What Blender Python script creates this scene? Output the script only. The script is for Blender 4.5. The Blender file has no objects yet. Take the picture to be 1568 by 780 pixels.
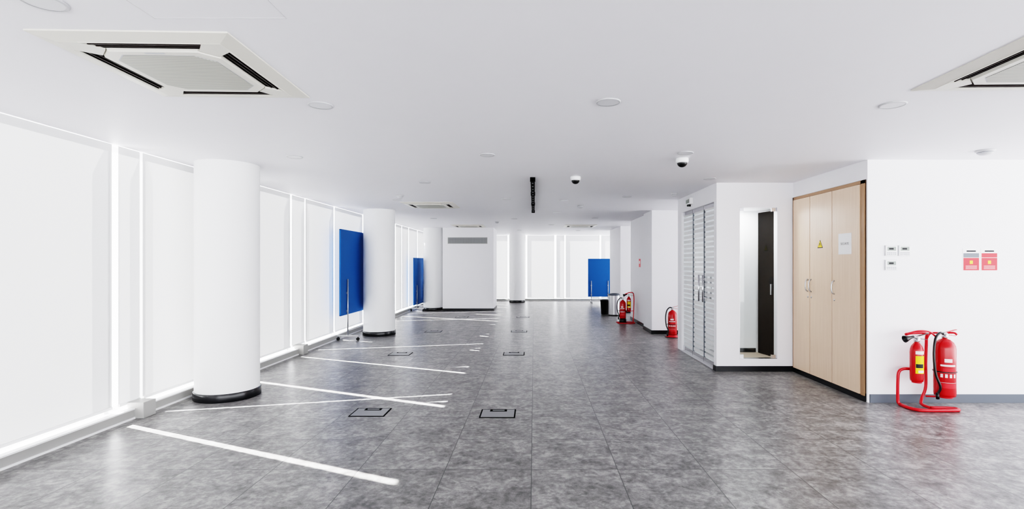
import bpy, math, random
from mathutils import Vector, Matrix
random.seed(4)
scene = bpy.context.scene
COL = scene.collection
H = 2.61
EYE = 1.5

# ------------------------------------------------------------------ materials
def lin(c):
    return tuple(((v/255)/12.92 if v/255 <= 0.04045 else ((v/255+0.055)/1.055)**2.4) for v in c)

def mat(name, rgb, rough=0.5, metal=0.0, spec=0.5, bump=0.0, bscale=200, var=0.0, vscale=6, emit=0):
    m = bpy.data.materials.new(name); m.use_nodes = True
    nt = m.node_tree; b = nt.nodes['Principled BSDF']
    c = lin(rgb)
    b.inputs['Roughness'].default_value = rough
    b.inputs['Metallic'].default_value = metal
    b.inputs['Specular IOR Level'].default_value = spec
    tc = nt.nodes.new('ShaderNodeTexCoord')
    n = nt.nodes.new('ShaderNodeTexNoise'); n.inputs['Scale'].default_value = vscale
    nt.links.new(tc.outputs['Object'], n.inputs['Vector'])
    r = nt.nodes.new('ShaderNodeMixRGB')
    v = max(var, 0.01)
    r.inputs[1].default_value = (c[0]*(1-v), c[1]*(1-v), c[2]*(1-v), 1)
    r.inputs[2].default_value = (min(1, c[0]*(1+v)), min(1, c[1]*(1+v)), min(1, c[2]*(1+v)), 1)
    nt.links.new(n.outputs['Fac'], r.inputs[0])
    nt.links.new(r.outputs[0], b.inputs['Base Color'])
    if bump > 0:
        n2 = nt.nodes.new('ShaderNodeTexNoise'); n2.inputs['Scale'].default_value = bscale
        nt.links.new(tc.outputs['Object'], n2.inputs['Vector'])
        bp = nt.nodes.new('ShaderNodeBump'); bp.inputs['Strength'].default_value = bump
        bp.inputs['Distance'].default_value = 0.002
        nt.links.new(n2.outputs['Fac'], bp.inputs['Height'])
        nt.links.new(bp.outputs[0], b.inputs['Normal'])
    return m

M = {}
M['wall'] = mat('wall_paint', (242, 241, 244), 0.6, bump=0.05)
M['ceil'] = mat('ceiling_paint', (242, 241, 245), 0.55, bump=0.03)
M['col'] = mat('column_paint', (244, 244, 244), 0.5, bump=0.03)
M['black'] = mat('black_gloss_trim', (24, 25, 28), 0.25)
M['basegrey'] = mat('grey_baseboard', (88, 94, 103), 0.4)
M['trunk'] = mat('cable_trunking', (165, 164, 161), 0.45)
M['acw'] = mat('ac_plastic', (216, 213, 203), 0.4)
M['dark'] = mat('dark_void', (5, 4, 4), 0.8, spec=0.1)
M['brown'] = mat('dark_brown_plastic', (40, 26, 20), 0.5)
M['red'] = mat('extinguisher_red', (184, 4, 14), 0.22)
M['redt'] = mat('stand_red', (200, 8, 28), 0.3)
M['blackp'] = mat('black_plastic', (8, 8, 9), 0.35)
M['blackd'] = mat('black_door_laminate', (4, 4, 5), 0.8, spec=0.08)
M['steel'] = mat('brushed_steel', (190, 190, 192), 0.3, metal=1.0)
M['chrome'] = mat('chrome', (225, 225, 228), 0.12, metal=1.0)
M['white'] = mat('white_plastic', (240, 240, 240), 0.35)
M['paper'] = mat('paper', (248, 248, 248), 0.7)
M['label'] = mat('label_white', (235, 225, 225), 0.5)
M['yellow'] = mat('label_yellow', (245, 205, 5), 0.45)
M['signred'] = mat('sign_red', (214, 20, 34), 0.5)
M['lcd'] = mat('lcd_grey', (120, 128, 120), 0.25)
M['btn'] = mat('button_grey', (170, 172, 176), 0.4)
M['ink'] = mat('ink', (25, 25, 28), 0.7)
M['blue'] = mat('blue_felt', (10, 88, 158), 0.75, var=0.06, vscale=40)
M['woodframe'] = mat('wood_edge', (168, 134, 104), 0.45, var=0.05)
M['tan'] = mat('tan_floor', (206, 190, 172), 0.5)
M['lightd'] = mat('frosted_diffuser', (218, 218, 221), 0.4)
M['boxlid'] = mat('floor_box_metal', (135, 136, 138), 0.4, metal=0.2)
M['grooveg'] = mat('groove_grey', (205, 204, 206), 0.6)
M['casing'] = mat('white_casing_edge', (195, 195, 198), 0.4)

def mat_floor():
    m = bpy.data.materials.new('stone_tile_floor'); m.use_nodes = True
    nt = m.node_tree; N = nt.nodes; L = nt.links; b = N['Principled BSDF']
    tc = N.new('ShaderNodeTexCoord')
    sep = N.new('ShaderNodeSeparateXYZ'); L.new(tc.outputs['Object'], sep.inputs[0])
    def math_(op, a, bb=None, c=None):
        n = N.new('ShaderNodeMath'); n.operation = op
        for i, v in enumerate((a, bb, c)):
            if v is None: continue
            if isinstance(v, (int, float)): n.inputs[i].default_value = v
            else: L.new(v, n.inputs[i])
        return n.outputs[0]
    T = 0.625
    u = math_('DIVIDE', math_('ADD', sep.outputs[0], 0.02), T)
    v = math_('DIVIDE', math_('ADD', sep.outputs[1], 0.1), T)
    def line(t):
        f = math_('FRACT', t)
        d = math_('ABSOLUTE', math_('SUBTRACT', f, 0.5))
        return math_('GREATER_THAN', d, 0.4955)
    ln = math_('MAXIMUM', line(u), line(v))
    cu = math_('FLOOR', u); cv = math_('FLOOR', v)
    comb = N.new('ShaderNodeCombineXYZ'); L.new(cu, comb.inputs[0]); L.new(cv, comb.inputs[1])
    wn = N.new('ShaderNodeTexWhiteNoise'); wn.noise_dimensions = '3D'; L.new(comb.outputs[0], wn.inputs['Vector'])
    sc = N.new('ShaderNodeVectorMath'); sc.operation = 'SCALE'; sc.inputs['Scale'].default_value = 12
    L.new(wn.outputs['Color'], sc.inputs[0])
    ad = N.new('ShaderNodeVectorMath'); ad.operation = 'ADD'
    L.new(tc.outputs['Object'], ad.inputs[0]); L.new(sc.outputs[0], ad.inputs[1])
    n1 = N.new('ShaderNodeTexNoise'); n1.inputs['Scale'].default_value = 6.0; n1.inputs['Detail'].default_value = 10
    n1.inputs['Roughness'].default_value = 0.74; n1.inputs['Distortion'].default_value = 0.2
    L.new(ad.outputs[0], n1.inputs['Vector'])
    n2 = N.new('ShaderNodeTexNoise'); n2.inputs['Scale'].default_value = 24; n2.inputs['Detail'].default_value = 8
    n2.inputs['Roughness'].default_value = 0.8
    L.new(ad.outputs[0], n2.inputs['Vector'])
    s = math_('ADD', math_('MULTIPLY', n1.outputs['Fac'], 0.55), math_('MULTIPLY', n2.outputs['Fac'], 0.45))
    s = math_('ADD', s, math_('MULTIPLY', math_('SUBTRACT', wn.outputs['Value'], 0.5), 0.02))
    ramp = N.new('ShaderNodeValToRGB'); L.new(s, ramp.inputs[0])
    cr = ramp.color_ramp
    cr.elements[0].position = 0.39; cr.elements[0].color = (0.080, 0.077, 0.076, 1)
    cr.elements[1].position = 0.61; cr.elements[1].color = (0.38, 0.37, 0.36, 1)
    e = cr.elements.new(0.5); e.color = (0.190, 0.185, 0.182, 1)
    mx = N.new('ShaderNodeMixRGB'); L.new(ln, mx.inputs[0]); L.new(ramp.outputs[0], mx.inputs[1])
    mx.inputs[2].default_value = (0.06, 0.06, 0.06, 1)
    L.new(mx.outputs[0], b.inputs['Base Color'])
    b.inputs['Specular IOR Level'].default_value = 0.42
    L.new(math_('ADD', math_('MULTIPLY', s, -0.10), 0.37), b.inputs['Roughness'])
    bp = N.new('ShaderNodeBump'); bp.inputs['Strength'].default_value = 0.10; bp.inputs['Distance'].default_value = 0.0015
    L.new(math_('SUBTRACT', n2.outputs['Fac'], ln), bp.inputs['Height']); L.new(bp.outputs[0], b.inputs['Normal'])
    return m
M['floor'] = mat_floor()

def mat_blind(name, T):
    m = bpy.data.materials.new(name); m.use_nodes = True
    nt = m.node_tree; N = nt.nodes; L = nt.links
    N.remove(N['Principled BSDF']); out = N['Material Output']
    d = N.new('ShaderNodeBsdfDiffuse'); d.inputs['Color'].default_value = (0.70, 0.70, 0.70, 1)
    t = N.new('ShaderNodeBsdfTranslucent')
    tc = N.new('ShaderNodeTexCoord')
    w = N.new('ShaderNodeTexNoise'); w.inputs['Scale'].default_value = 1.2
    L.new(tc.outputs['Object'], w.inputs['Vector'])
    r = N.new('ShaderNodeMixRGB'); r.inputs[1].default_value = (0.84, 0.84, 0.84, 1); r.inputs[2].default_value = (0.96, 0.96, 0.96, 1)
    L.new(w.outputs['Fac'], r.inputs[0]); L.new(r.outputs[0], t.inputs['Color'])
    mix = N.new('ShaderNodeMixShader'); mix.inputs[0].default_value = T
    L.new(d.outputs[0], mix.inputs[1]); L.new(t.outputs[0], mix.inputs[2]); L.new(mix.outputs[0], out.inputs[0])
    return m
M['blind'] = mat_blind('roller_blind_fabric', 0.018)
M['blindfar'] = mat_blind('brightened_blind_fabric', 0.07)  # same fabric, extra glow put in so the far blinds look brighter

def mat_wood():
    m = bpy.data.materials.new('light_oak_laminate'); m.use_nodes = True
    nt = m.node_tree; N = nt.nodes; L = nt.links; b = N['Principled BSDF']
    tc = N.new('ShaderNodeTexCoord'); mp = N.new('ShaderNodeMapping')
    mp.inputs['Scale'].default_value = (30, 30, 1.2)
    L.new(tc.outputs['Object'], mp.inputs[0])
    n = N.new('ShaderNodeTexNoise'); n.inputs['Scale'].default_value = 1.6; n.inputs['Detail'].default_value = 5
    L.new(mp.outputs[0], n.inputs['Vector'])
    r = N.new('ShaderNodeMixRGB'); r.inputs[1].default_value = (*lin((218, 190, 163)), 1); r.inputs[2].default_value = (*lin((238, 213, 189)), 1)
    L.new(n.outputs['Fac'], r.inputs[0]); L.new(r.outputs[0], b.inputs['Base Color'])
    b.inputs['Roughness'].default_value = 0.4
    return m
M['wood'] = mat_wood()

def mat_grille():
    m = bpy.data.materials.new('ac_grille'); m.use_nodes = True
    nt = m.node_tree; N = nt.nodes; L = nt.links; b = N['Principled BSDF']
    tc = N.new('ShaderNodeTexCoord')
    w = N.new('ShaderNodeTexWave'); w.inputs['Scale'].default_value = 26; w.bands_direction = 'Y'
    L.new(tc.outputs['Object'], w.inputs['Vector'])
    r = N.new('ShaderNodeMixRGB'); r.inputs[1].default_value = (*lin((135, 135, 126)), 1); r.inputs[2].default_value = (*lin((200, 199, 188)), 1)
    L.new(w.outputs['Fac'], r.inputs[0]); L.new(r.outputs[0], b.inputs['Base Color'])
    b.inputs['Roughness'].default_value = 0.5
    return m
M['grille'] = mat_grille()

def mat_glass_stripe():
    m = bpy.data.materials.new('striped_frosted_glass'); m.use_nodes = True
    nt = m.node_tree; N = nt.nodes; L = nt.links
    N.remove(N['Principled BSDF']); out = N['Material Output']
    tc = N.new('ShaderNodeTexCoord'); sep = N.new('ShaderNodeSeparateXYZ'); L.new(tc.outputs['Object'], sep.inputs[0])
    a = N.new('ShaderNodeMath'); a.operation = 'MULTIPLY'; a.inputs[1].default_value = 1/0.075; L.new(sep.outputs[2], a.inputs[0])
    f = N.new('ShaderNodeMath'); f.operation = 'FRACT'; L.new(a.outputs[0], f.inputs[0])
    g = N.new('ShaderNodeMath'); g.operation = 'GREATER_THAN'; g.inputs[1].default_value = 0.36; L.new(f.outputs[0], g.inputs[0])
    mr = N.new('ShaderNodeMapRange'); mr.inputs['To Min'].default_value = 0.08; mr.inputs['To Max'].default_value = 0.85
    L.new(g.outputs[0], mr.inputs['Value'])
    t = N.new('ShaderNodeBsdfTransparent'); t.inputs['Color'].default_value = (0.86, 0.89, 0.88, 1)
    d = N.new('ShaderNodeBsdfDiffuse'); d.inputs['Color'].default_value = (0.9, 0.9, 0.9, 1)
    mx = N.new('ShaderNodeMixShader'); L.new(mr.outputs[0], mx.inputs[0]); L.new(t.outputs[0], mx.inputs[1]); L.new(d.outputs[0], mx.inputs[2])
    gl = N.new('ShaderNodeBsdfGlossy'); gl.inputs['Roughness'].default_value = 0.05
    m2 = N.new('ShaderNodeMixShader'); m2.inputs[0].default_value = 0.10
    L.new(mx.outputs[0], m2.inputs[1]); L.new(gl.outputs[0], m2.inputs[2]); L.new(m2.outputs[0], out.inputs[0])
    return m
M['gstripe'] = mat_glass_stripe()
def mat_glass():
    m = bpy.data.materials.new('clear_glass'); m.use_nodes = True
    nt = m.node_tree; N = nt.nodes; L = nt.links
    N.remove(N['Principled BSDF']); out = N['Material Output']
    t = N.new('ShaderNodeBsdfTransparent'); t.inputs['Color'].default_value = (0.95, 0.97, 0.96, 1)
    gl = N.new('ShaderNodeBsdfGlossy'); gl.inputs['Roughness'].default_value = 0.03
    m2 = N.new('ShaderNodeMixShader'); m2.inputs[0].default_value = 0.03
    L.new(t.outputs[0], m2.inputs[1]); L.new(gl.outputs[0], m2.inputs[2]); L.new(m2.outputs[0], out.inputs[0])
    return m
M['glass'] = mat_glass()

# ------------------------------------------------------------------ builder
class MB:
    def __init__(s): s.v = []; s.f = []; s.m = []; s.s = []; s.mats = []
    def mi(s, k):
        if k not in s.mats: s.mats.append(k)
        return s.mats.index(k)
    def add(s, vs, fs, k, smooth=False, mx=None):
        o = len(s.v)
        for p in vs:
            p = Vector(p)
            if mx is not None: p = mx @ p
            s.v.append(tuple(p))
        i = s.mi(k)
        for f in fs:
            s.f.append([o+a for a in f]); s.m.append(i); s.s.append(smooth)
    def box(s, x0, x1, y0, y1, z0, z1, k, mx=None):
        vs = [(x0,y0,z0),(x1,y0,z0),(x1,y1,z0),(x0,y1,z0),(x0,y0,z1),(x1,y0,z1),(x1,y1,z1),(x0,y1,z1)]
        fs = [(0,3,2,1),(4,5,6,7),(0,1,5,4),(1,2,6,5),(2,3,7,6),(3,0,4,7)]
        s.add(vs, fs, k, False, mx)
    def prism(s, pts, z0, z1, k, mx=None, pts2=None):
        n = len(pts); p2 = pts2 or pts
        vs = [(x,y,z0) for x,y in pts]+[(x,y,z1) for x,y in p2]
        fs = [list(range(n))[::-1], list(range(n,2*n))]+[(i,(i+1)%n,n+(i+1)%n,n+i) for i in range(n)]
        s.add(vs, fs, k, False, mx)
    def lathe(s, prof, k, cx=0, cy=0, cz=0, seg=32, mx=None, smooth=True):
        vs = []; fs = []; n = len(prof)
        for i in range(seg):
            a = 2*math.pi*i/seg
            for r, z in prof: vs.append((cx+r*math.cos(a), cy+r*math.sin(a), cz+z))
        for i in range(seg):
            j = (i+1) % seg
            for q in range(n-1):
                if prof[q][0] < 1e-6 and prof[q+1][0] < 1e-6: continue
                fs.append((i*n+q, j*n+q, j*n+q+1, i*n+q+1))
        s.add(vs, fs, k, smooth, mx)
    def cyl(s, p0, p1, r, k, seg=16):
        s.tube([p0, p1], r, k, seg)
    def tube(s, pts, r, k, seg=10, closed=False):
        pts = [Vector(p) for p in pts]; n = len(pts)
        vs = []; fs = []
        up = None
        for i, p in enumerate(pts):
            if closed: t = pts[(i+1)%n]-pts[i-1]
            elif i == 0: t = pts[1]-p
            elif i == n-1: t = p-pts[i-1]
            else: t = (pts[i+1]-p).normalized()+(p-pts[i-1]).normalized()
            t.normalize()
            if up is None:
                up = Vector((0,0,1)) if abs(t.z) < 0.9 else Vector((1,0,0))
            a = t.cross(up)
            if a.length < 1e-4: a = t.orthogonal()
            a.normalize(); b2 = a.cross(t).normalized(); up = b2
            for q in range(seg):
                an = 2*math.pi*q/seg
                vs.append(tuple(p+a*r*math.cos(an)+b2*r*math.sin(an)))
        for i in range(n if closed else n-1):
            j = (i+1) % n
            for q in range(seg):
                w = (q+1) % seg
                fs.append((i*seg+q, i*seg+w, j*seg+w, j*seg+q))
        s.add(vs, fs, k, True)
        if not closed:
            o = len(s.v)-n*seg
            i = s.mi(k)
            s.f.append([o+q for q in range(seg)][::-1]); s.m.append(i); s.s.append(False)
            s.f.append([o+(n-1)*seg+q for q in range(seg)]); s.m.append(i); s.s.append(False)
    def build(s, name, loc=(0,0,0), rz=0, bevel=0, parent=None):
        me = bpy.data.meshes.new(name)
        me.from_pydata(s.v, [], s.f)
        for k in s.mats: me.materials.append(M[k])
        for p, a, b2 in zip(me.polygons, s.m, s.s):
            p.material_index = a; p.use_smooth = b2
        me.update()
        import bmesh
        bm = bmesh.new(); bm.from_mesh(me); bmesh.ops.recalc_face_normals(bm, faces=bm.faces[:]); bm.to_mesh(me); bm.free()
        o = bpy.data.objects.new(name, me); COL.objects.link(o)
        o.location = loc; o.rotation_euler = (0, 0, rz)
        if bevel:
            md = o.modifiers.new('bevel', 'BEVEL'); md.width = bevel; md.segments = 2; md.limit_method = 'ANGLE'
        if parent: o.parent = parent
        return o
def bez(pts, n=8):
    P = [Vector(p) for p in pts]; P = [2*P[0]-P[1]]+P+[2*P[-1]-P[-2]]
    out = []
    for i in range(1, len(P)-2):
        for q in range(n):
            t = q/n
            out.append(0.5*((2*P[i])+(-P[i-1]+P[i+1])*t+(2*P[i-1]-5*P[i]+4*P[i+1]-P[i+2])*t*t+(-P[i-1]+3*P[i]-3*P[i+1]+P[i+2])*t**3))
    out.append(P[-2]); return out

def simple_box(name, x0, x1, y0, y1, z0, z1, k, bevel=0):
    cx, cy = (x0+x1)/2, (y0+y1)/2
    b = MB(); b.box(x0-cx, x1-cx, y0-cy, y1-cy, 0, z1-z0, k)
    return b.build(name, (cx, cy, z0), bevel=bevel)

# ------------------------------------------------------------------ shell
YB, YE, XL, XR = -5.5, 20.0, -3.93, 8.4
b = MB(); b.box(-4.02, XR, YB, YE+0.12, -0.12, 0, 'floor'); b.build('floor')
b = MB(); b.box(-4.02, XR, YB, YE+0.12, H, H+0.15, 'ceil'); b.build('ceiling')

def base(name, x0, x1, y0, y1, k='black', h=0.08):
    simple_box(name, x0, x1, y0, y1, 0, h, k)

simple_box('wall_right', 3.58, XR, 5.40, 5.42, 0, H, 'wall')
base('baseboard_right', 3.60, XR, 5.385, 5.40, 'basegrey', 0.09)
simple_box('wall_above_closet', 3.58, 3.72, 5.42, 6.95, 2.405, H, 'wall')
# niche wall
b = MB()
b.box(2.52, 2.84, 6.95, 7.05, 0, H, 'wall'); b.box(3.36, 3.95, 6.95, 7.05, 0, H, 'wall')
b.box(2.84, 3.36, 6.95, 7.05, 2.27, H, 'wall'); b.box(2.84, 3.36, 6.95, 7.05, 0, 0.17, 'wall')
b.build('wall_middle')
base('baseboard_middle', 2.505, 3.57, 6.935, 6.95, 'black', 0.075)
base('baseboard_middle', 2.505, 2.52, 6.95, 7.05, 'black', 0.075)
# niche interior
b = MB()
b.box(2.76, 2.84, 7.05, 7.50, 0.09, 2.35, 'wall')
b.box(2.76, 3.5, 7.50, 7.56, 0.09, 2.35, 'wall')
b.box(2.84, 3.44, 7.05, 7.50, 0.09, 0.17, 'tan')
b.box(2.84, 3.44, 7.05, 7.50, 2.27, 2.35, 'wall')
b.box(3.44, 3.5, 7.05, 7.50, 0.09, 2.35, 'wall')
b.box(2.84, 3.30, 7.485, 7.50, 0.17, 0.23, 'black')
b.build('wall_niche')
b = MB()
mx = Matrix.Translation((3.33, 7.44, 0)) @ Matrix.Rotation(math.atan2(-0.39, 0.07), 4, 'Z')
b.box(0, 0.385, -0.02, 0.02, 0.175, 2.24, 'blackd', mx)
b.box(0.32, 0.345, -0.05, -0.02, 1.05, 1.2, 'steel', mx)
b.build('door_1')
b = MB()
b.box(2.845, 3.355, 6.985, 6.995, 0.175, 2.265, 'glass')
for x in (2.845, 3.295):
    for z in (0.175, 2.215):
        b.box(x, x+0.06, 6.975, 7.005, z, z+0.05, 'chrome')
b.box(2.84, 2.848, 6.96, 7.03, 0.17, 2.27, 'steel')
b.box(2.84, 3.36, 6.96, 7.03, 0.17, 0.177, 'steel')
b.build('window_niche')
# glass door wall
b = MB()
b.box(2.52, 2.62, 7.05, 8.60, 2.36, H, 'wall'); b.box(2.52, 2.62, 8.60, 8.82, 0, H, 'wall')
b.box(2.62, 5.0, 8.72, 8.82, 0, H, 'wall')
b.build('wall_glass_side')
def glass_leaf(name, y0, y1, handle=None):
    b = MB(); w = y1-y0
    b.box(-0.006, 0.006, 0.006, w-0.006, 0.03, 2.34, 'gstripe')
    b.box(-0.018, 0.018, 0.006, w-0.006, 0.012, 0.09, 'chrome')
    b.box(-0.018, 0.018, 0.006, w-0.006, 2.30, 2.355, 'chrome')
    b.box(-0.014, 0.010, 0.0, 0.014, 0.03, 2.34, 'basegrey')
    if handle is not None:
        hy = handle-y0
        for sx in (-0.06, 0.06):
            b.cyl((sx, hy, 0.92), (sx, hy, 1.32), 0.014, 'chrome')
        for z in (0.98, 1.26): b.cyl((-0.06, hy, z), (0.06, hy, z), 0.008, 'chrome')
    return b.build(name, (2.565, y0, 0))
glass_leaf('door_2', 7.06, 7.56, 7.47)
glass_leaf('door_3', 7.56, 8.08, 7.65)
glass_leaf('door_4', 8.08, 8.60)
simple_box('trim_1', 2.50, 2.60, 7.06, 8.60, 0.0, 0.010, 'steel')
# far right pieces
b = MB(); b.box(2.48, 5.0, 10.60, 11.4, 0, H, 'wall'); b.box(2.56, 5.0, 11.4, 13.35, 0, H, 'wall'); b.build('wall_corridor')
base('baseboard_corridor', 2.465, 5.0, 10.585, 10.60); base('baseboard_corridor', 2.465, 2.48, 10.60, 11.4)
base('baseboard_corridor', 2.545, 2.56, 11.4, 13.35)
b = MB(); b.box(2.59, 5.0, 15.1, 17.2, 0, H, 'wall'); b.build('wall_far_right')
base('baseboard_far_right', 2.575, 5.0, 15.085, 15.1); base('baseboard_far_right', 2.575, 2.59, 15.1, 17.2)
# partition block with vent
simple_box('wall_partition', -2.86, -1.27, 15.7, 17.0, 0, H, 'wall')
base('baseboard_partition', -2.86, -1.255, 15.685, 15.70); base('baseboard_partition', -1.27, -1.255, 15.70, 17.0)
b = MB()
b.box(-0.62, 0.62, -0.012, 0, 0, 0.20, 'trunk')
for i in range(9):
    z = 0.02+i*0.019
    b.box(-0.60, 0.60, -0.014, -0.004, z, z+0.009, 'basegrey')
for i in range(24):
    x = -0.6+i*0.05
    b.box(x, x+0.006, -0.017, -0.004, 0.015, 0.185, 'trunk')
b.build('air_vent_grille', (-2.08, 15.7, 2.10))

# ------------------------------------------------------------------ windows with blinds (left)
gaps = [(4.68, 4.75, 1), (5.01, 5.045, 2), (6.50, 6.57, 1), (8.10, 8.15, 1), (8.60, 8.64, 2), (9.85, 9.90, 1),
        (11.50, 11.56, 1), (12.9, 12.94, 2), (14.2, 14.26, 1), (14.9, 14.94, 2), (15.7, 15.75, 1), (16.9, 16.95, 1), (18.2, 18.25, 1), (19.2, 19.25, 1)]
spans = [(YB, -0.6), (-0.6, 2.2)]
y = 2.2
for a, c, t in gaps:
    spans.append((y, a)); y = c
spans.append((y, YE-0.02))
for y0, y1 in spans:
    b = MB(); w = y1-y0
    n = 10; vs = []; fs = []
    for i in range(n+1):
        for z in (0.14, H-0.004): vs.append((0.0, w*i/n, z))
    for i in range(n): fs.append((2*i, 2*i+2, 2*i+3, 2*i+1))
    b.add(vs, fs, 'blind', True)
    b.box(-0.012, 0.010, 0.004, w-0.004, 0.135, 0.16, 'white')
    b.build('roller_blind', (XL, y0, 0))
b = MB()
for a, c, t in gaps:  # deep fins added outside so each gap passes only one sun
    if t == 1: b.box(-4.30, -3.96, a-0.05, a-0.002, 0.0, H, 'white')
    else: b.box(-4.30, -3.96, c+0.002, c+0.05, 0.0, H, 'white')
b.box(-4.30, -4.22, YB, YE, -0.1, 0.05, 'white')
b.build('added_window_fins')
b = MB()
b.box(-3.96, -3.85, YB, YE, 0, 0.09, 'trunk'); b.box(-3.96, -3.84, YB, YE, 0.09, 0.102, 'white')
b.box(-3.85, -3.838, YB, YE, 0, 0.018, 'white')
b.build('baseboard_left')
simple_box('trim_2', -3.92, -3.76, 4.84, 5.00, 0, 0.155, 'trunk', 0.004)
simple_box('trim_3', -3.92, -3.76, 8.2, 8.36, 0, 0.155, 'trunk', 0.004)

# end wall windows
eg = [(-1.06, -1.0), (-0.34, -0.28), (0.80, 0.88), (1.20, 1.25), (2.60, 2.66), (3.02, 3.08)]
x = -1.9
es = []
for a, c in eg: es.append((x, a)); x = c
es.append((x, 4.9))
for x0, x1 in es:
    b = MB(); w = x1-x0
    b.add([(0,0,0.12),(w,0,0.12),(w,0,H-0.004),(0,0,H-0.004)], [(0,1,2,3)], 'blindfar')
    b.box(0.004, w-0.004, -0.01, 0.01, 0.11, 0.135, 'white')
    b.build('roller_blind', (x0, YE, 0))
simple_box('wall_far', -3.93, -1.9, YE, YE+0.1, 0, H, 'wall')
simple_box('baseboard_far', -1.9, 5.0, YE-0.08, YE+0.02, 0, 0.08, 'trunk')
b = MB()
for a, c in eg: b.box(a-0.05, a-0.002, YE+0.03, YE+0.10, 0, H, 'white')
b.build('window_2')

# ------------------------------------------------------------------ columns
def column(x, y, r=0.32):
    b = MB()
    b.lathe([(r, 0.09), (r, H)], 'col', seg=72)
    b.lathe([(0, 0), (r+0.012, 0), (r+0.014, 0.004), (r+0.014, 0.084), (r+0.010, 0.09), (r-0.01, 0.09)], 'black', seg=72)
    b.build('column', (x, y, 0))
column(-3.46, 5.68); column(-3.25, 10.55); column(-3.22, 16.05, 0.31); column(-0.65, 19.2, 0.29)

# ------------------------------------------------------------------ AC cassettes
def cassette(x, y, rz=0):
    b = MB(); a = 0.475
    sq = lambda h: [(-h,-h),(h,-h),(h,h),(-h,h)]
    b.prism(sq(0.44), -0.012, 0.0, 'acw')
    for q in range(4):
        R = Matrix.Rotation(q*math.pi/2, 4, 'Z')
        o1, i1 = 0.475, 0.392
        vs = [(-o1,-o1,0),(o1,-o1,0),(o1,-o1,-0.007),(-o1,-o1,-0.007),(-i1,-i1,-0.024),(i1,-i1,-0.024),(i1,-i1,-0.010),(-i1,-i1,-0.010)]
        b.add(vs, [(0,1,2,3),(3,2,5,4),(4,5,6,7)], 'acw', False, R)
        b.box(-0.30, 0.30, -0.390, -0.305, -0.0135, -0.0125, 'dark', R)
        b.box(-0.30, 0.30, -0.360, -0.354, -0.020, -0.0135, 'brown', R)
        b.box(-0.30, 0.30, -0.332, -0.328, -0.018, -0.0135, 'brown', R)
        b.prism([(0.300,-0.392),(0.392,-0.392),(0.392,-0.300),(0.300,-0.235),(0.235,-0.300)], -0.025, -0.012, 'acw', R)
        T = R @ Matrix.Translation((0, -0.394, -0.020)) @ Matrix.Rotation(math.radians(12), 4, 'X')
        b.box(-0.295, 0.295, 0.0, 0.014, -0.006, -0.002, 'acw', T)
    c = 0.075
    octo = lambda h: [(-h+c,-h),(h-c,-h),(h,-h+c),(h,h-c),(h-c,h),(-h+c,h),(-h,h-c),(-h,-h+c)]
    b.prism(octo(0.298), -0.030, -0.012, 'acw', None, octo(0.304))
    b.prism(octo(0.255), -0.032, -0.030, 'grille')
    b.prism(octo(0.259), -0.0305, -0.030, 'btn')
    b.box(-0.05, 0.05, -0.290, -0.278, -0.0315, -0.030, 'btn')
    b.build('ceiling_air_conditioner', (x, y, H), rz, bevel=0)
cassette(-1.96, 2.87, math.radians(1.8)); cassette(2.88, 2.74, math.radians(-1.2)); cassette(-1.96, 9.6); cassette(-1.95, 15.0); cassette(1.36, 15.0)

# ------------------------------------------------------------------ ceiling fittings
def downlight(x, y, r=0.075):
    b = MB()
    b.lathe([(0, 0), (r, 0), (r, -0.004), (r*0.93, -0.008), (r*0.86, -0.007)], 'casing', seg=32)
    b.lathe([(0, -0.006), (r*0.87, -0.006)], 'lightd', seg=32)
    b.build('recessed_downlight', (x, y, H))
for x, y in [(-1.50,3.53),(0.51,3.46),(2.51,3.52),(-2.5,5.25),(-0.48,5.15),(1.52,5.06),(-1.5,6.9),(2.3,6.6),
             (-0.48,8.7),(1.55,8.4),(-2.4,8.8),(0.5,11.0),(-0.5,12.6),(1.5,12.4),(-2.5,12.5),(0.5,14.6),(-0.5,17),(1.5,17.2),(-2.08,2.13),(0.52,8.9)]:
    downlight(x, y, 0.085 if y < 4 else 0.08)
def smoke(x, y, r=0.055):
    b = MB()
    b.lathe([(0,0),(r,0),(r,-0.012),(r*0.85,-0.016),(r*0.8,-0.03),(r*0.55,-0.045),(0,-0.047)], 'casing', seg=24)
    b.lathe([(r*0.81,-0.020),(r*0.84,-0.022),(r*0.81,-0.026)], 'basegrey', seg=24)
    b.build('smoke_detector', (x, y, H))
smoke(-2.2, 8.25, 0.06); smoke(4.44, 4.95, 0.08); smoke(2.23, 8.0, 0.05); smoke(0.9, 9.8); smoke(-1.0, 13.5)
def dome(x, y):
    b = MB()
    b.lathe([(0,0),(0.062,0),(0.066,-0.01),(0.066,-0.035),(0.058,-0.05),(0.04,-0.052)], 'white', seg=32)
    b.lathe([(0.053*math.cos(t), -0.048-0.048*math.sin(t)) for t in [i*math.pi/16 for i in range(9)]], 'blackp', seg=32)
    b.build('dome_security_camera', (x, y, H-0.001))
dome(0.53, 6.45); dome(1.565, 5.32)
b = MB()
b.box(-0.028, 0.028, 0, 4.1, -0.045, 0, 'blackd')
for i in range(14):
    y0 = 0.2+i*0.28
    b.box(-0.010, 0.010, y0, y0+0.03, -0.0465, -0.044, 'btn')
for y0 in (0.0, 1.35, 2.7, 4.06): b.box(-0.034, 0.034, y0, y0+0.05, -0.052, 0, 'blackd')
b.build('linear_track_light', (-0.02, 6.5, H))
b = MB()
for (x0,x1,y0,y1) in [(-0.3,0.3,-0.3,-0.297),(-0.3,0.3,0.297,0.3),(-0.3,-0.297,-0.3,0.3),(0.297,0.3,-0.3,0.3)]:
    b.box(x0,x1,y0,y1,-0.001,0,'grooveg')
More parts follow.
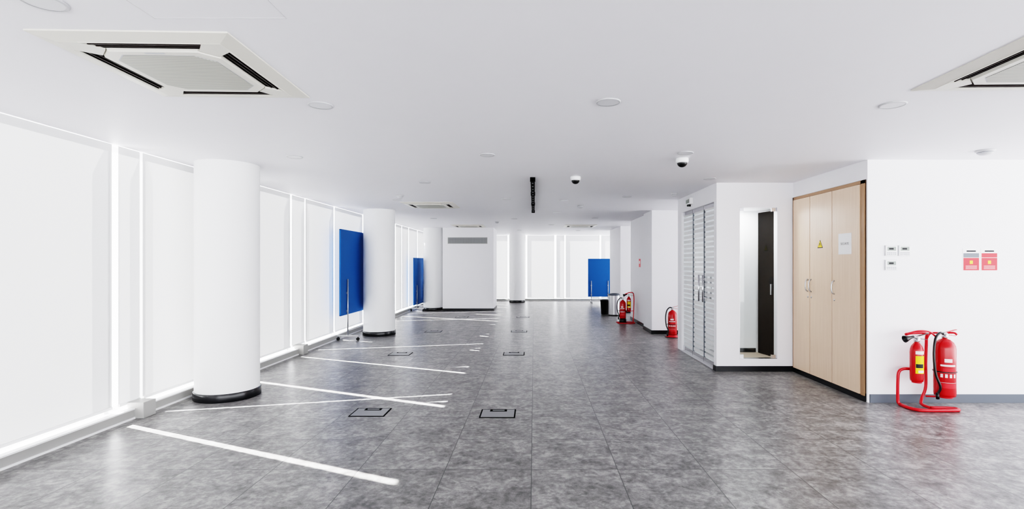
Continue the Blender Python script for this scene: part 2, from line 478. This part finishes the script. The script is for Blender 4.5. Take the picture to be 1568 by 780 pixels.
b.build('ceiling_access_hatch', (-1.42, 1.98, H))
b = MB()
b.box(-0.05, 0, -0.11, 0.11, 0, 0.10, 'white'); b.box(-0.053, -0.05, -0.08, 0.08, 0.02, 0.08, 'lcd')
b.lathe([(0,0),(0.03,0),(0.03,0.03),(0,0.03)], 'blackp', -0.03, 0.0, -0.03, seg=16)
b.build('emergency_exit_light', (2.52, 8.1, 2.44), bevel=0.004)

# ------------------------------------------------------------------ closet
b = MB()
Y0, Y1, ZT = 5.47, 6.94, 2.40
b.box(0, 0.45, Y0, Y1, 0.075, ZT, 'woodframe')
b.box(-0.012, 0.0, Y0-0.03, Y0+0.03, 0.06, ZT, 'woodframe')
b.box(-0.012, 0.0, Y1-0.025, Y1, 0.06, ZT, 'woodframe')
b.box(-0.012, 0.0, Y0-0.03, Y1, ZT-0.035, ZT, 'woodframe')
b.box(0.0, 0.40, Y0, Y1, 0.0, 0.075, 'black')
b.box(-0.014, 0.0, Y0-0.045, Y1, 0.0, 0.06, 'black')
ds = [(5.505, 6.01), (6.015, 6.495), (6.50, 6.91)]
for a, c in ds:
    b.box(-0.020, 0.0, a+0.003, c-0.003, 0.066, ZT-0.04, 'wood')
for hy in (6.055-0.09, 6.46, 6.54):
    pts = [(-0.02, hy, 1.13), (-0.045, hy, 1.15), (-0.055, hy, 1.21), (-0.045, hy, 1.27), (-0.02, hy, 1.29)]
    b.tube(bez(pts, 6), 0.008, 'steel')
    b.lathe([(0,0),(0.012,0),(0.012,0.004),(0,0.004)], 'steel', mx=Matrix.Translation((-0.02,hy,1.06)) @ Matrix.Rotation(-math.pi/2,4,'Y'))
b.build('wooden_closet', (3.58, 0, 0))
b = MB(); b.box(-0.002, 0, -0.12, 0.12, -0.12, 0.12, 'paper')
sg = b.build('paper_notice', (3.559, 5.76, 1.72))
def text(s, size, parent, loc, rot, k):
    cu = bpy.data.curves.new('lettering', 'FONT'); cu.body = s; cu.size = size; cu.align_x = 'CENTER'; cu.align_y = 'CENTER'
    o = bpy.data.objects.new('lettering', cu); COL.objects.link(o)
    cu.materials.append(M[k]); o.parent = parent; o.location = loc; o.rotation_euler = rot
    return o
text('SECURITE', 0.035, sg, (-0.003, 0, 0.0), (math.pi/2, 0, -math.pi/2), 'ink')
b = MB()
Ry = Matrix.Rotation(-math.pi/2, 4, 'Z') @ Matrix.Rotation(math.pi/2, 4, 'X')
def tri(h): return [(-h, -h*0.75), (h, -h*0.75), (0, h)]
b.prism(tri(0.058), 0, 0.002, 'ink', Ry); b.prism(tri(0.046), 0.002, 0.003, 'yellow', Ry)
b.prism([(-0.008,0.018),(0.010,0.018),(0.003,0.0),(0.010,0.0),(-0.006,-0.026),(-0.002,-0.006),(-0.010,-0.006)], 0.003, 0.004, 'ink', Ry)
b.build('electrical_warning_sign', (3.560, 6.26, 1.73))

# ------------------------------------------------------------------ wall items on right front wall
def thermo(x, z):
    b = MB()
    b.box(-0.065, 0.065, -0.008, 0, -0.057, 0.057, 'casing')
    b.box(-0.061, 0.061, -0.020, -0.008, -0.053, 0.053, 'white')
    b.box(-0.045, 0.045, -0.022, -0.020, -0.002, 0.040, 'lcd')
    for i in range(5):
        b.box(-0.05+i*0.021, -0.036+i*0.021, -0.023, -0.020, -0.03, -0.018, 'btn')
        b.box(-0.05+i*0.021, -0.036+i*0.021, -0.023, -0.020, -0.046, -0.036, 'btn')
    b.box(-0.03, 0.02, -0.0225, -0.022, 0.010, 0.028, 'ink')
    b.build('thermostat_controller', (x, 5.40, z))
thermo(3.825, 1.633); thermo(3.968, 1.633); thermo(3.825, 1.478)
def fsign(x):
    b = MB()
    b.box(-0.09, 0.09, -0.003, 0, -0.12, 0.12, 'paper')
    b.box(-0.084, 0.084, -0.004, -0.003, -0.114, 0.02, 'signred')
    b.box(-0.084, 0.084, -0.004, -0.003, 0.024, 0.07, 'basegrey' if x < 4.8 else 'signred')
    b.box(-0.05, 0.05, -0.004, -0.003, 0.085, 0.1, 'ink')
    b.box(-0.016, 0.016, -0.005, -0.004, -0.045, -0.01, 'yellow')
    for i in range(3): b.box(-0.06, 0.06, -0.005, -0.004, -0.07-i*0.014, -0.066-i*0.014, 'label')
    b.build('fire_safety_sign', (x, 5.40, 1.535))
fsign(4.69); fsign(4.885)
b = MB(); b.box(-0.003, 0, -0.09, 0.09, -0.1, 0.1, 'signred'); b.box(-0.004, -0.003, -0.05, 0.05, -0.02, 0.05, 'paper')
b.build('fire_safety_sign', (2.56, 12.2, 1.5))

# ------------------------------------------------------------------ fire extinguishers
def extinguisher(x, y, z, r, h, kind, rz=0, hose=True, base=False):
    b = MB()
    b.lathe([(0,0.006),(r*0.8,0.0),(r*0.96,0.006),(r,0.03),(r,h-0.11),(r*0.96,h-0.08),(r*0.8,h-0.045),(r*0.5,h-0.018),(0.022,h-0.008),(0.022,h+0.004)], 'red', seg=40)
    b.lathe([(0.022,h),(0.026,h),(0.026,h+0.018),(0.017,h+0.022),(0.017,h+0.06),(0,h+0.062)], 'steel', seg=20)
    b.box(-0.018, 0.018, -0.016, 0.016, h+0.02, h+0.052, 'steel')
    mk = 'red' if kind == 'big' else 'blackp'
    T = Matrix.Translation((0.01, 0, h+0.055)) @ Matrix.Rotation(math.radians(-14), 4, 'Y')
    b.box(-0.02, 0.115, -0.010, 0.010, 0, 0.006, mk, T)
    T = Matrix.Translation((0.01, 0, h+0.032)) @ Matrix.Rotation(math.radians(8), 4, 'Y')
    b.box(0.0, 0.10, -0.009, 0.009, 0, 0.006, mk, T)
    b.cyl((0, -0.016, h+0.03), (0, -0.034, h+0.03), 0.014, 'steel', 14)
    def shell(z0, z1, a0, a1, k, e=0.0012):
        vs = []; n = 16
        for i in range(n+1):
            a = a0+(a1-a0)*i/n
            for zz in (z0, z1): vs.append(((r+e)*math.cos(a), (r+e)*math.sin(a), zz))
        b.add(vs, [(2*i, 2*i+2, 2*i+3, 2*i+1) for i in range(n)], k, True)
    if kind == 'big':
        c = -math.pi/2-0.35
        shell(h*0.60, h*0.66, c-0.35, c+0.35, 'label'); shell(h*0.53, h*0.56, c-0.7, c+0.7, 'label')
        for i in range(4): shell(h*0.34, h*0.40, c-0.7+i*0.4, c-0.48+i*0.4, 'label')
        shell(h*0.16, h*0.24, c-0.8, c+0.8, 'signred'); shell(h*0.25, h*0.255, c-0.8, c+0.8, 'label')
        shell(h*0.44, h*0.5, c-0.5, c+0.5, 'signred'); shell(h*0.42, h*0.425, c-0.9, c+0.9, 'label')
    else:
        c = -math.pi/2-0.5
        shell(h*0.22, h*0.66, c-0.3, c+1.3, 'yellow'); shell(h*0.36, h*0.46, c-0.25, c+0.9, 'ink', 0.002); shell(h*0.24, h*0.30, c+0.1, c+1.0, 'label', 0.002)
        shell(h*0.70, h*0.78, c-0.3, c+1.1, 'label')
    if hose:
        if kind == 'big':
            p = [(-0.01,0,h+0.04),(-0.06,-0.01,h+0.05),(-0.12,-0.03,h-0.01),(-0.15,-0.05,h*0.72),(-0.14,-0.06,h*0.40),(-0.10,-0.07,h*0.18),(-0.115,-0.05,0.03)]
            b.tube(bez(p, 8), 0.012, 'blackp', 12)
            b.tube([(-0.115,-0.05,0.04),(-0.112,-0.05,-0.02)], 0.016, 'blackp', 12)
            ring = [((r+0.004)*math.cos(a), (r+0.004)*math.sin(a), h*0.43) for a in [i*math.pi/12 for i in range(24)]]
            b.tube(ring, 0.005, 'blackp', 6, closed=True)
            b.tube([(-r,-0.02,h*0.43),(-0.145,-0.05,h*0.43)], 0.006, 'blackp', 8)
        else:
            b.tube(bez([(-0.01,0,h+0.035),(-0.03,-0.02,h+0.05),(-0.05,-0.02,h+0.05)],5), 0.011, 'steel', 10)
            T = Matrix.Translation((-0.045,-0.02,h+0.055)) @ Matrix.Rotation(math.radians(-105),4,'Y')
            b.lathe([(0.012,0),(0.014,0.03),(0.022,0.055),(0.034,0.085),(0.037,0.10),(0.033,0.10),(0.02,0.06),(0,0.04)], 'blackp', seg=20, mx=T)
    if base:
        b.lathe([(0,-z),(r*1.5,-z),(r*1.5,-z+0.02),(r*1.05,-z+0.035),(r*1.05,0.0)], 'redt', seg=24)
        b.lathe([(0,-z),(r*1.7,-z),(r*1.7,-z+0.012),(0,-z+0.012)], 'blackp', seg=24)
    return b.build('fire_extinguisher', (x, y, z), rz)
extinguisher(4.245, 5.20, 0.125, 0.095, 0.60, 'big')
extinguisher(3.955, 5.20, 0.275, 0.060, 0.41, 'small')
b = MB()
zb = 0.017
base_path = [(-0.215,0.10,zb),(-0.22,-0.02,zb),(-0.18,-0.11,zb),(-0.08,-0.13,zb),(0.15,-0.13,zb),(0.225,-0.115,zb),(0.235,-0.08,zb),(0.18,-0.05,zb),(0.0,-0.04,zb)]
b.tube(bez(base_path, 6), 0.0165, 'redt', 12)
b.tube(bez([(-0.215,0.10,zb),(-0.225,0.11,0.06),(-0.225,0.11,0.25),(-0.215,0.11,0.35),(-0.175,0.105,0.385),(-0.10,0.09,0.39),(0.05,0.09,0.39)],6), 0.015, 'redt', 12)
b.tube(bez([(0.0,-0.04,zb),(-0.02,0.05,0.03),(0.02,0.10,0.08),(0.06,0.10,0.2),(0.06,0.10,0.45),(0.06,0.09,0.70),(0.03,0.06,0.765),(-0.12,0.05,0.77),(-0.2,0.03,0.76)],6), 0.014, 'redt', 12)
b.tube(bez([(0.06,0.09,0.70),(0.09,0.07,0.765),(0.2,0.05,0.77),(0.27,0.0,0.78),(0.29,-0.02,0.76)],6), 0.010, 'redt', 12)
b.tube(bez([(-0.2,0.03,0.76),(-0.1,-0.01,0.80),(0.02,0.0,0.79),(0.1,0.02,0.74)],6), 0.009, 'redt', 10)
b.lathe([(0,0.112),(0.07,0.112),(0.07,0.124),(0,0.124)], 'redt', 0.195, 0.02, 0, seg=24)
b.tube([(0.195,0.02,0.116),(0.06,0.10,0.10)], 0.009, 'redt', 8)
b.lathe([(0,0.262),(0.045,0.262),(0.045,0.274),(0,0.274)], 'redt', -0.095, 0.02, 0, seg=24)
b.tube([(-0.095,0.02,0.266),(-0.10,0.09,0.39)], 0.008, 'redt', 8)
b.build('extinguisher_stand', (4.05, 5.18, 0))

zb = 0.014
extinguisher(2.79, 10.15, 0.05, 0.09, 0.50, 'big', 0, True, True)
extinguisher(2.20, 12.5, 0.12, 0.08, 0.46, 'big', 0, True, False)
extinguisher(2.36, 12.55, 0.30, 0.055, 0.36, 'small', 0, True, False)
b = MB()
b.tube(bez([(-0.2,-0.1,zb),(0.05,-0.15,zb),(0.22,-0.1,zb),(0.22,0.1,zb),(0.0,0.14,zb),(-0.2,0.1,zb)],6), 0.013, 'redt', 10)
b.tube(bez([(0.22,0.1,zb),(0.24,0.12,0.3),(0.24,0.12,0.7),(0.15,0.08,0.76),(0.0,0.02,0.72)],6), 0.012, 'redt', 10)
b.lathe([(0,0),(0.09,0),(0.085,0.11),(0.07,0.119),(0,0.119)], 'blackp', -0.06, -0.02, 0, seg=24)
b.lathe([(0,0.285),(0.05,0.285),(0.05,0.299),(0,0.299)], 'redt', 0.10, 0.03, 0, seg=24)
b.tube([(0.10,0.03,0.29),(0.24,0.12,0.3)], 0.008, 'redt', 8)
b.build('extinguisher_stand', (2.26, 12.52, 0))

# ------------------------------------------------------------------ bins
b = MB()
b.lathe([(0,0),(0.16,0),(0.165,0.01),(0.165,0.03),(0.16,0.035)], 'blackp', seg=40)
b.lathe([(0.16,0.03),(0.16,0.58)], 'steel', seg=40)
b.lathe([(0.16,0.575),(0.166,0.58),(0.166,0.60),(0.13,0.63),(0.09,0.635)], 'basegrey', seg=40)
b.lathe([(0.09,0.635),(0.085,0.62),(0,0.60)], 'blackp', seg=40)
b.build('steel_trash_can', (2.28, 14.35, 0))
b = MB()
b.lathe([(0,0),(0.10,0),(0.11,0.01),(0.135,0.40),(0.142,0.405),(0.142,0.42),(0.125,0.42),(0.10,0.03),(0,0.02)], 'blackp', seg=32)
b.build('waste_bin', (2.07, 14.75, 0))

# ------------------------------------------------------------------ mobile boards
def board(x, y, w, z0, z1, rz, postin=0.32):
    b = MB(); h = w/2
    b.box(-h+0.01, h-0.01, -0.012, 0.012, z0+0.01, z1-0.01, 'blue')
    for (a0,a1,c0,c1) in [(-h,h,z0,z0+0.014),(-h,h,z1-0.014,z1),(-h,-h+0.014,z0,z1),(h-0.014,h,z0,z1)]:
        b.box(a0,a1,-0.015,0.015,c0,c1,'blue')
    for px in (-h+postin, h-postin):
        b.cyl((px, -0.034, 0.09), (px, -0.034, z0+(z1-z0)*0.42), 0.013, 'steel', 12)
        b.box(px-0.02, px+0.02, -0.034, -0.012, z0+0.05, z0+0.09, 'steel')
        b.box(px-0.02, px+0.02, -0.034, -0.012, z0+0.40, z0+0.44, 'steel')
        b.box(px-0.018, px+0.018, -0.25, 0.17, 0.075, 0.10, 'steel')
        for cy in (-0.23, 0.15):
            b.cyl((px, cy, 0.08), (px, cy, 0.05), 0.008, 'blackp', 8)
            for dx in (-0.016, 0.008):
                b.cyl((px+dx, cy, 0.03), (px+dx+0.010, cy, 0.03), 0.030, 'blackp', 18)
    b.cyl((-h+postin, -0.034, 0.20), (h-postin, -0.034, 0.20), 0.010, 'steel', 10)
    b.build('mobile_pin_board', (x, y, 0), rz)
board(-3.64, 10.50, 2.15, 0.50, 2.14, math.pi/2, 0.30)
board(-3.68, 16.1, 1.5, 0.20, 1.66, math.pi/2, 0.3)
board(2.42, 18.6, 0.86, 0.25, 1.66, 0, 0.12)

# ------------------------------------------------------------------ floor boxes
def fbox(x, y):
    b = MB(); w, d = 0.175, 0.14
    b.box(-w, w, -d, d, 0, 0.003, 'dark')
    b.box(-w+0.014, w-0.014, -d+0.018, d-0.018, 0.003, 0.005, 'boxlid')
    b.box(-0.085, 0.085, d-0.085, d-0.020, 0.005, 0.0055, 'dark')
    b.box(-0.06, 0.06, d-0.060, d-0.035, 0.0055, 0.0065, 'boxlid')
    b.build('floor_outlet_box', (x, y, 0))
for p in [(-1.64,5.04),(-0.36,5.0),(-2.2,8.28),(-0.335,8.3),(-2.2,11.0),(-0.33,11.0),(-0.31,13.9),(-2.0,13.9)]: fbox(*p)

# ------------------------------------------------------------------ light
def sun(name, d, s, ang, col):
    l = bpy.data.lights.new(name, 'SUN'); l.energy = s; l.angle = math.radians(ang); l.color = col
    o = bpy.data.objects.new(name, l); COL.objects.link(o)
    o.rotation_euler = Vector(d).to_track_quat('-Z', 'Y').to_euler(); o.location = (-8, 8, 8)
sun('sun', (1, -0.43, -0.85), 75, 0.5, (1, 0.99, 0.97))
sun('sun_reflected', (1, 0.24, -0.85), 55, 0.4, (0.97, 0.98, 1))
# small square fill light added under the niche ceiling to brighten it
l = bpy.data.lights.new('niche_fill', 'AREA'); l.energy = 9; l.size = 0.14
o = bpy.data.objects.new('niche_fill', l); COL.objects.link(o); o.location = (3.02, 7.28, 2.262)
w = bpy.data.worlds.new('world'); scene.world = w; w.use_nodes = True
nt = w.node_tree; bg = nt.nodes['Background']
tc = nt.nodes.new('ShaderNodeTexCoord'); sp = nt.nodes.new('ShaderNodeSeparateXYZ'); nt.links.new(tc.outputs['Generated'], sp.inputs[0])
mr = nt.nodes.new('ShaderNodeMapRange'); mr.inputs['From Min'].default_value = -0.25; mr.inputs['From Max'].default_value = 0.25
mr.inputs['To Min'].default_value = 9.0; mr.inputs['To Max'].default_value = 5.0
nt.links.new(sp.outputs[2], mr.inputs['Value'])
bg.inputs[0].default_value = (0.95, 0.965, 1.0, 1)
nt.links.new(mr.outputs[0], bg.inputs[1])

# ------------------------------------------------------------------ camera
cd = bpy.data.cameras.new('camera'); cam = bpy.data.objects.new('camera', cd); COL.objects.link(cam)
cam.location = (0, 0, EYE); cam.rotation_euler = (math.pi/2, 0, 0)
cd.sensor_width = 36; cd.lens = 36*770/1568; cd.clip_start = 0.05
cd.shift_x = -(818-784)/1568; cd.shift_y = (403-390)/1568
scene.camera = cam
scene.view_settings.view_transform = 'Filmic'
scene.view_settings.look = 'Very High Contrast'
scene.view_settings.exposure = 0.05
